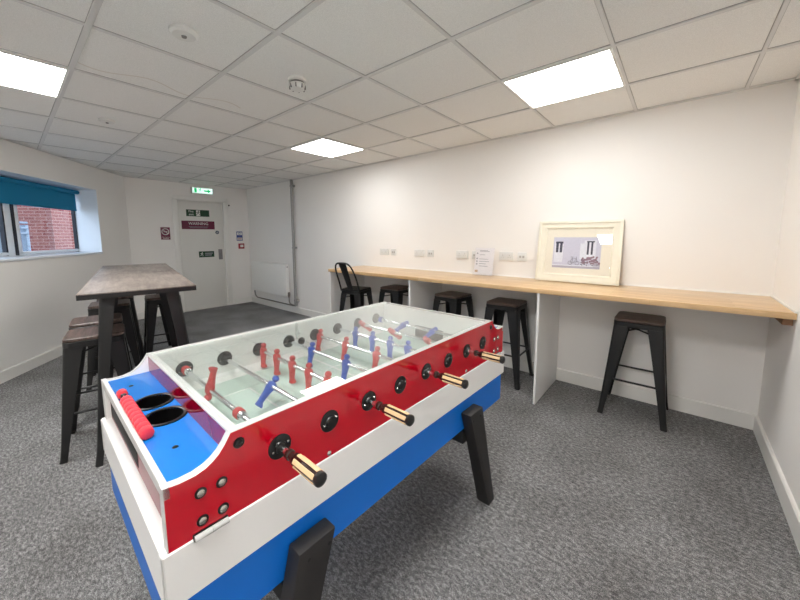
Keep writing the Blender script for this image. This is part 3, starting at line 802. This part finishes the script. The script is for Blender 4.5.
GS = 'black metal bar stools'
st = make_stool('bar_stool', 'black bar stool with dark wood seat under the right end of the counter', 'bar stool'); st['group'] = GS
st.location = (-.687, -.232, 0)
def place(x, y_, rz, label):
    o_ = copy_tree(st); o_.location = (x, y_, 0); o_.rotation_euler = (0, 0, R(rz)); o_['label'] = label; return o_
place(-1.71, -.262, 1, 'black bar stool just left of the white counter panel, behind the games table corner')
place(-2.31, -.235, -6, 'black bar stool behind the games table, just right of the middle counter panel')
place(-3.11, -.235, 1, 'black bar stool under the counter between the backed stool and the middle panel')
ch = make_stool('backed_bar_stool', 'black metal bar stool with a hooped backrest at the left end of the counter', 'bar stool', True)
ch.location = (-3.56, -.485, 0); ch.rotation_euler = (0, 0, R(14)); ch.scale = (.96, .96, .96)
# high tables
HY = -.1952; HZ = 1.0556
H0 = Vector((-3.063, -3.119, 0)); HU = Vector((math.cos(HY), math.sin(HY), 0)); HV = Vector((-math.sin(HY), math.cos(HY), 0))
def hp(u, v): return H0+HU*u+HV*v
for (u, v, r, lab) in ((-.39, .038, 0, 'bar stool with brown wooden seat nearest the viewer, left side of the near high table'),
                       (-.835, .02, 1, 'second bar stool along the left side of the high tables, behind the nearest stool'),
                       (-1.60, .07, -1, 'bar stool third along the left side, under the far high table'),
                       (-2.085, .10, 0, 'bar stool furthest along the left side, under the end of the far high table'),
                       (-1.745, .50, 2, 'bar stool on the right, door side of the far high table')):
    p_ = hp(u, v); place(p_.x, p_.y, math.degrees(HY)+r, lab)

def make_high_table(label):
    L, Wd = 1.2155, .594
    t = thing('high_table', label, 'high table')
    bm = bmn(); box(bm, -L/2+.001, L/2-.001, -Wd/2, Wd/2, HZ-.006, HZ, .001, 1); obj('tabletop', bm, 'table_wood', t)
    bm = bmn(); box(bm, -L/2+.001, L/2-.001, -Wd/2, Wd/2, HZ-.034, HZ-.0061); obj('edge_frame', bm, 'black_metal', t)
    # pressed rails along the long sides
    for s in (-1, 1):
        bm = bmn(); box(bm, -L/2+.16, L/2-.16, s*(Wd/2-.1)-.012, s*(Wd/2-.1)+.012, HZ-.072, HZ-.034, .003); obj('side_rail', bm, 'black_metal', t)
    for sx in (1, -1):
        for sy in (1, -1):
            bm = bmn(); fold_leg(bm, 1, 1, 0, .09, HZ-.034, 0, .085, .04, .004, .008, .02)
            for v in bm.verts: v.co = Vector((sx*(v.co.x+L/2-.10), sy*(v.co.y*.92+Wd/2-.09), v.co.z))
            lg = obj('leg', bm, 'black_metal', t)
    return t
ht = make_high_table('dark wood topped high table nearer the viewer, black legs, with stools around it')
ht['group'] = 'two high tables end to end'
p_ = hp(-.608, .297); ht.location = (p_.x, p_.y, 0); ht.rotation_euler = (0, 0, HY)
h2 = copy_tree(ht); p_ = hp(-.608-1.217, .297); h2.location = (p_.x, p_.y, 0); h2['label'] = 'dark wood topped high table further back, joined end to end, towards the door'

# ------------------------------------------------------------------ football table
TXO, TYO, TYAW = -1.2406, -3.0607, 1.5444
tb = thing('football_table', 'red white and blue table football game with glass top in the foreground', 'games table')
cu_, cv_ = .661, .385
tb.location = (TXO+math.cos(TYAW)*cu_-math.sin(TYAW)*cv_, TYO+math.sin(TYAW)*cu_+math.cos(TYAW)*cv_, 0); tb.rotation_euler = (0, 0, TYAW)
TO = (-cu_, -cv_, 0)
def part(name, bm, m, parent=None, label=None, ang=32):
    return obj(name, bm, m, parent or tb, TO if parent is None else None, label=label, ang=ang)
UL0, UL1, TZ, TR, TBZ, BZ, TW = -.134, 1.456, .938, .740, .612, .462, .770
# body: white band, blue box
bm = bmn()
for a in ((UL0-.012, UL1+.02, -.003, .02, TBZ, TR), (UL0-.012, UL1+.02, TW-.02, TW+.003, TBZ, TR), (UL0-.012, UL0+.03, .02, TW-.02, TBZ, TR), (UL1-.03, UL1+.02, .02, TW-.02, TBZ, TR)):
    box(bm, *a, .003, 1)
box(bm, UL0+.02, UL1-.02, .015, TW-.015, TR-.03, TR-.012)
part('body', bm, 'body_white')
bm = bmn(); box(bm, UL0-.002, UL1+.004, .006, TW-.006, BZ, TBZ+.006, .002, 1); part('base_box', bm, 'blue')
bm = bmn()
box(bm, UL0-.0135, UL0-.0115, TW-.02, TW+.0045, TBZ+.01, TR-.006); box(bm, UL0-.0135, UL0-.0118, -.0045, .004, TBZ, TR, .0005, 1)
part('corner_trim', bm, 'alu')
# side panels with the dipped ends
def side_poly():
    p = [(UL0, TR), (UL0, .881), (-.105, .877), (-.076, .8775), (-.055, .883), (-.04, .891), (-.026, .902), (-.013, .918), (-.004, .932), (0, TZ)]
    q = [(1.322-x, z) for x, z in p[::-1]]
    return p+q
for v0, v1, nm in ((0, .022, 'near'), (TW-.022, TW, 'far')):
    bm = bmn()
    vs, f1, f2 = prism(bm, side_poly(), v0, v1, 'y', 1, 0)
    (f2 if v0 == 0 else f1).material_index = 2
    part('side_panel', bm, ['red', 'edge_white', 'inner'])
# end walls of the tall part, end trays
for s in (0, 1):
    def fx(u): return u if s == 0 else 1.322-u
    def bx(bm, a, b, *r, **k): box(bm, min(fx(a), fx(b)), max(fx(a), fx(b)), *r, **k)
    bm = bmn(); bx(bm, 0, .012, .022, TW-.022, .86, TZ-.007); part('end_wall', bm, 'end_red')
    bm = bmn(); bx(bm, .012, .026, .022, TW-.022, .758, TZ-.007); part('inner_end_wall', bm, 'inner')
    bm = bmn(); bx(bm, -.001, .010, .022, TW-.022, TZ-.005, TZ, bev=.001, seg=1); part('end_rail', bm, 'edge_white')
    # tray top with two round openings: plate strips around square cut-outs filled by ring plates
    bm = bmn()
    cups = ((-.050, .455), (-.050, .330)) if s == 0 else ((-.050, .455),)
    zt, zb = .8745, .866
    cr = .0475
    # cut a plate by building a grid around each circle
    def plate(u0, u1, v0, v1):
        bx(bm, u0, u1, v0, v1, zb, zt)
    hs = .058
    edges = sorted([c[1] for c in cups])
    v = .022
    for c in edges:
        plate(-.134+.004, 0, v, c-hs); v = c+hs
        plate(-.134+.004, -.050-hs, c-hs, c+hs)
        if -.050+hs < 0: plate(-.050+hs, 0, c-hs, c+hs)
        # ring between square and circle
        n = 32; lo = []; hi = []
        for j in range(n):
            a = 2*PI*j/n; cx_, sx_ = math.cos(a), math.sin(a); q = hs/max(abs(cx_), abs(sx_))
            uo = -.050+cx_*q; uo = min(uo, 0)
            hi.append((fx(uo), c+sx_*q)); lo.append((fx(-.050+cx_*cr), c+sx_*cr))
        A = [bm.verts.new((x, y_, zt)) for x, y_ in hi]; B = [bm.verts.new((x, y_, zt)) for x, y_ in lo]; Cc = [bm.verts.new((x, y_, zb)) for x, y_ in lo]
        for j in range(n):
            k = (j+1) % n; bm.faces.new((A[j], A[k], B[k], B[j])); bm.faces.new((B[j], B[k], Cc[k], Cc[j]))
    plate(-.134+.004, 0, v, TW-.022)
    part('tray', bm, 'tray_blue')
    for c in cups:
        bm = bmn()
        u_ = fx(c[0])
        lathe(bm, (u_, c[1], .876), (0, 0, -1), [(.001, .0445), (-.0015, .0455), (-.002, .047), (-.002, .0535), (-.001, .0555), (.0015, .0555), (.0015, .0475), (.09, .042), (.09, 0)], 36)
        bm.faces.ensure_lookup_table()
        # remove the lid face that closes the mouth
        for f in [f for f in bm.faces if len(f.verts) == 36]: bm.faces.remove(f)
        part('cup_holder', bm, 'black', label='black round cup holder')
    # front lip, red board toned dark for its shade, with slot, white panel under it
    bm = bmn(); bx(bm, -.1345, -.122, .0, TW, .855, .8815, bev=.0012, seg=1); part('front_lip', bm, 'alu')
    bm = bmn(); bx(bm, -.119, -.108, .022, TW-.022, TR-.002, .866); part('end_board', bm, 'maroon')
    bm = bmn(); bx(bm, -.1205, -.112, .33, .735, .752, .848, bev=.004); part('slot', bm, 'rubber')
    for vv in (0, TW-.022):
        bm = bmn(); bx(bm, -.1355, -.1335, vv-.0005, vv+.0225, TR, .8815); part('edge_strip', bm, 'alu')
    # screws of the tray
    for vv in (.149, .642):
        bm = bmn(); lathe(bm, (fx(-.073), vv, .8744), (0, 0, 1), [(0, .007), (.0015, .006), (.002, 0)], 12); part('tray_screw', bm, 'black')
# score counter on near tray
bm = bmn(); tube(bm, [(-.110, .562, .8905), (-.110, .232, .8905)], .004, 8); ctrp = part('score_counter', bm, 'screw', label='row of coral red scoring beads on a rail')
for k, vv in enumerate([.553]+[.482-.0265*j for j in range(10)]):
    bm = bmn(); sc_ = .9 if k == 0 else 1; lathe(bm, (-.110, vv, .8905), (0, 1, 0), [(-.0128, .010), (-.0115, .0142*sc_), (-.008, .0158*sc_), (.008, .0158*sc_), (.0115, .0142*sc_), (.0128, .010)], 10); obj('score_bead', bm, 'bead', ctrp)
for vv in (.532,):
    bm = bmn(); box(bm, -.117, -.103, vv-.004, vv+.004, .8745, .897, .002, 1); obj('rail_post', bm, 'black', ctrp)
# top rails
for v0, v1 in ((.0, .022), (TW-.022, TW)):
    bm = bmn(); box(bm, .0, 1.322, v0, v1, TZ-.0005, TZ+.0015, .0006, 1); part('top_rail', bm, 'edge_white')
bm = bmn(); box(bm, .026, 1.296, .021, TW-.021, .753, .7605); fld = part('playfield', bm, 'field')
bm = bmn()
def fl(a, b, c, d): box(bm, a, b, c, d, .7605, .7611)
fl(.655, .667, .06, .71)
for u_ in (.08, 1.242):
    pass
fl(.06, .30, .20, .208); fl(.06, .30, .562, .570); fl(.292, .30, .2, .57)
fl(1.02, 1.262, .20, .208); fl(1.02, 1.262, .562, .57); fl(1.02, 1.028, .2, .57)
fl(.06, .066, .06, .71); fl(1.256, 1.262, .06, .71); fl(.06, 1.262, .058, .064); fl(.06, 1.262, .706, .712)
tube(bm, [(.661+.1*math.cos(a), .385+.1*math.sin(a), .7606) for a in [2*PI*k/40 for k in range(40)]], .003, 4, closed=True)
obj('field_lines', bm, 'field_line', fld)
for v0, v1, za, zb2 in ((.022, .058, .0, 0), (TW-.058, TW-.022, 0, 0)):
    bm = bmn()
    if v0 < .1: prism(bm, [(v0, .7605), (v1, .7605), (v0, .785)], .026, 1.296, 'x')
    else: prism(bm, [(v0, .7605), (v1, .7605), (v1, .785)], .026, 1.296, 'x')
    part('field_edge_strip', bm, 'inner')
bm = bmn(); box(bm, .0105, 1.3115, .0225, TW-.0225, TZ-.0065, TZ-.0015); part('glass_top', bm, 'glass')
# goals
for u_, d_ in ((.0265, 1), (1.2955, -1)):
    bm = bmn(); box(bm, min(u_, u_+.002*d_), max(u_, u_+.002*d_), .285, .485, .765, .835); part('goal_mouth', bm, 'black')
# bearings
RU = [.117+.157*k for k in range(8)]; RZ = .848
def bearing(u, v, d):
    bm = bmn()
    lathe(bm, (u, v, RZ), (0, d, 0), [(0, .0315), (.002, .0315), (.0035, .029), (.004, .016), (.008, .0145), (.009, .0085)], 28)
    o_ = part('rod_bearing', bm, 'black')
    if d < 0:
        for s in (-1, 1):
            bm = bmn(); lathe(bm, (u+s*.021, v-.0045, RZ+s*.006), (0, -1, 0), [(0, .0036), (.0018, .003), (.0024, 0)], 10); obj('bearing_screw', bm, 'screw', o_)
for u in RU:
    bearing(u, 0, -1); bearing(u, TW-.022, -1); bearing(u, TW, 1)
# inner near-side plain discs
    bm = bmn(); lathe(bm, (u, .022, RZ), (0, 1, 0), [(0, .03), (.004, .029), (.005, 0)], 24); part('inner_bearing', bm, 'black')
# ball outlet disc on the far inner wall
bm = bmn(); lathe(bm, (.66, TW-.022, .832), (0, -1, 0), [(0, .02), (.003, .02), (.004, .016), (.004, 0)], 20); part('ball_hole', bm, 'black')

def man_bm(tilt, red):
    """player hung on the rod at the local origin, upright at tilt 0"""
    bm = bmn()
    ell(bm, (0, 0, .028), .0105, .0105, .0115, 12, 8)
    tube(bm, [(0, 0, .018), (0, 0, .012)], [.005, .007], 10)
    # torso
    def sec(z, rx, ry, x=0): return [bm.verts.new((x+rx*math.cos(2*PI*k/14), ry*math.sin(2*PI*k/14), z)) for k in range(14)]
    rows = [sec(.0165, .006, .008), sec(.013, .0095, .0165), sec(.005, .0115, .0185), sec(-.008, .0125, .0165), sec(-.02, .0105, .0125), sec(-.032, .0095, .0115), sec(-.048, .0085, .0105), sec(-.06, .008, .010), sec(-.066, .011, .0115, .002), sec(-.074, .0125, .0125, .003), sec(-.076, .011, .011, .003)]
    for a, b in zip(rows, rows[1:]):
        for j in range(14): bm.faces.new((a[j], a[(j+1) % 14], b[(j+1) % 14], b[j]))
    bm.faces.new(rows[0]); bm.faces.new(rows[-1][::-1])
    bmesh.ops.transform(bm, matrix=Matrix.Rotation(R(tilt), 4, 'Y') @ Matrix.Diagonal((1.22, 1.22, 1.0, 1)), verts=bm.verts[:])
    return bm
# (team, tilt, positions)
RODS = [('red', 195, [.475]), ('blue', 44, [.34]), ('red', 4, [.705, .583, .457, .338, .215]), ('blue', 13, [.548, .30, .10]),
        ('red', 14, [.70, .49, .275]), ('blue', 5, [.592, .46, .335, .222, .10]), ('red', -51, [.70, .46, .22]), ('blue', 74, [.51, .30])]
for k, (team, tilt, vs) in enumerate(RODS):
    u = RU[k]; front = team == 'red'
    a, b = (-.072, .85) if front else (-.004, .84)
    if not front: a, b = .004, TW+.072
    else: a, b = -.072, TW-.004
    bm = bmn(); tube(bm, [(u, a, RZ), (u, b, RZ)], .008, 14); rod = part('rod', bm, 'chrome')
    for v in vs:
        bm = man_bm(tilt, team == 'red')
        m_ = obj('player', bm, team+'_man', rod, (u, v, RZ))
    if k in (0, 7):
        for v in ((.725, .238) if k == 0 else (.7, .12)):
            bm = bmn(); lathe(bm, (u, v-.014, RZ), (0, 1, 0), [(0, .012), (.003, .0165), (.025, .0165), (.028, .012)], 18); obj('bumper', bm, team+'_man', rod)
            bm = bmn(); lathe(bm, (u, v-.034, RZ), (0, 1, 0), [(0, .0115), (.002, .014), (.018, .014), (.02, .0115)], 18); obj('stop_collar', bm, 'chrome', rod)
    # handle
    d = -1 if front else 1; v0 = 0 if front else TW
    def hv(t_): return v0+d*t_
    bm = bmn(); lathe(bm, (u, hv(.040), RZ), (0, d, 0), [(0, .009), (.003, .0135), (.012, .0135), (.015, .0105), (.024, .0105), (.028, .0135), (.036, .015)], 18); obj('handle_collar', bm, 'brown', rod)
    bm = bmn(); lathe(bm, (u, hv(.076), RZ), (0, d, 0), [(0, .0135), (.003, .0148), (.06, .0158), (.092, .015)], 24); gr = obj('handle_grip', bm, 'brown', rod)
    for j in range(5):
        aa = 2*PI*j/5+.2
        bm = bmn(); box(bm, -.0058, .0058, -.041, .041, .009, .0166, .0015, 1)
        bmesh.ops.transform(bm, matrix=Matrix.Translation((u, hv(.124), RZ)) @ Matrix.Rotation(aa, 4, 'Y'), verts=bm.verts[:])
        obj('grip_insert', bm, 'cream', gr)
    bm = bmn(); lathe(bm, (u, hv(.166), RZ), (0, d, 0), [(0, .0152), (.004, .0166), (.010, .016), (.014, .011), (.0155, 0)], 20); obj('end_cap', bm, 'black', rod)
# bolts, hinge
def bolt(u, z, r=.0085, m='screw', ringed=True):
    bm = bmn()
    if ringed: lathe(bm, (u, 0, z), (0, -1, 0), [(0, r*1.45), (.001, r*1.45), (.001, r)], 18); o_ = part('bolt', bm, 'black'); bm = bmn(); lathe(bm, (u, -.001, z), (0, -1, 0), [(0, r), (.002, r*.95), (.0045, r*.6), (.005, 0)], 16); obj('bolt_head', bm, m, o_)
    else: lathe(bm, (u, 0, z), (0, -1, 0), [(0, r), (.002, r*.95), (.004, r*.6), (.0045, 0)], 16); part('bolt', bm, m)
for (u, z) in ((-.068, .834), (-.025, .834), (-.068, .770), (-.025, .770)):
    bolt(u, z); bolt(1.322-u, z)
bolt(.017, .907, .009, 'black', True); bolt(1.305, .907, .009, 'black', True)
for u in (.269, 1.057): bolt(u, .751, .0075, 'screw', False)
for u in (-.053, 1.375):
    bm = bmn(); box(bm, u-.036, u+.036, -.0035, .001, TR-.007, TR+.0095, .001, 1); hb = part('hinge_plate', bm, 'black')
    bm = bmn(); tube(bm, [(u-.034, -.007, TR+.002), (u, -.007, TR+.002)], .0065, 12); tube(bm, [(u+.001, -.007, TR+.002), (u+.035, -.007, TR+.002)], .0065, 12); hg = obj('hinge_knuckle', bm, 'edge_white', hb)
# legs, cross bars
def leg(ut0, ut1, ub0, ub1, near):
    bm = bmn()
    s = -1 if near else 1
    va = 0.004 if near else TW-.004
    o0, o1 = va, va+s*.052
    b0, b1 = va+s*.0, va+s*.066
    zt = .56
    q = [(ut0, zt), (ut1, zt), (ub1, 0), (ub0, 0)]
    A = [bm.verts.new((u, o0 if z > 0 else b0, z)) for u, z in q]; B = [bm.verts.new((u, o1 if z > 0 else b1, z)) for u, z in q]
    for i in range(4): bm.faces.new((A[i], A[(i+1) % 4], B[(i+1) % 4], B[i]))
    bm.faces.new(A[::-1]); bm.faces.new(B)
    bmesh.ops.bevel(bm, geom=bm.edges[:], offset=.006, segments=2, profile=.5, affect='EDGES')
    lg = part('leg', bm, 'leg_black')
    if near:
        for f in (.22, .78):
            bm = bmn(); lathe(bm, (ut0+(ut1-ut0)*f+.002, o1, zt-.035), (0, s, 0), [(0, .006), (.002, .0055), (.004, 0)], 12); obj('leg_bolt', bm, 'rubber', lg)
    bm = bmn(); box(bm, ub0+.004, ub1-.004, min(b0, b1)+.004, max(b0, b1)-.004, 0, .006); obj('foot_pad', bm, 'rubber', lg)
for near in (True, False):
    leg(1.022, 1.142, 1.208, 1.272, near)
    leg(.132, .252, .0, .064, near)
for u in (1.08, .14):
    bm = bmn(); box(bm, u-.03, u+.03, .004, TW-.004, BZ-.075, BZ-.012, .004); part('cross_bar', bm, 'leg_black')

# ------------------------------------------------------------------ world, view
sd = bpy.data.lights.new('sun', 'SUN'); sd.energy = 2.0; sd.angle = R(3); sd.color = (1, .95, .88)
sun = bpy.data.objects.new('sun', sd); COL.objects.link(sun)
sun.rotation_euler = (-ln*.75+ld*.06+Vector((0, 0, -.66))).to_track_quat('-Z', 'Y').to_euler()
w = bpy.data.worlds.new('world'); S.world = w; w.use_nodes = True
bg = w.node_tree.nodes['Background']; bg.inputs[0].default_value = (.62, .78, 1.0, 1); bg.inputs[1].default_value = 3.8
S.view_settings.view_transform = 'Standard'; S.view_settings.look = 'None'; S.view_settings.gamma = 1; S.view_settings.use_curve_mapping = False
S.view_settings.exposure = .0
S.cycles.max_bounces = 12; S.cycles.diffuse_bounces = 12; S.cycles.glossy_bounces = 6; S.cycles.transparent_max_bounces = 16
S.cycles.use_denoising = True
S.cycles.sample_clamp_indirect = 8
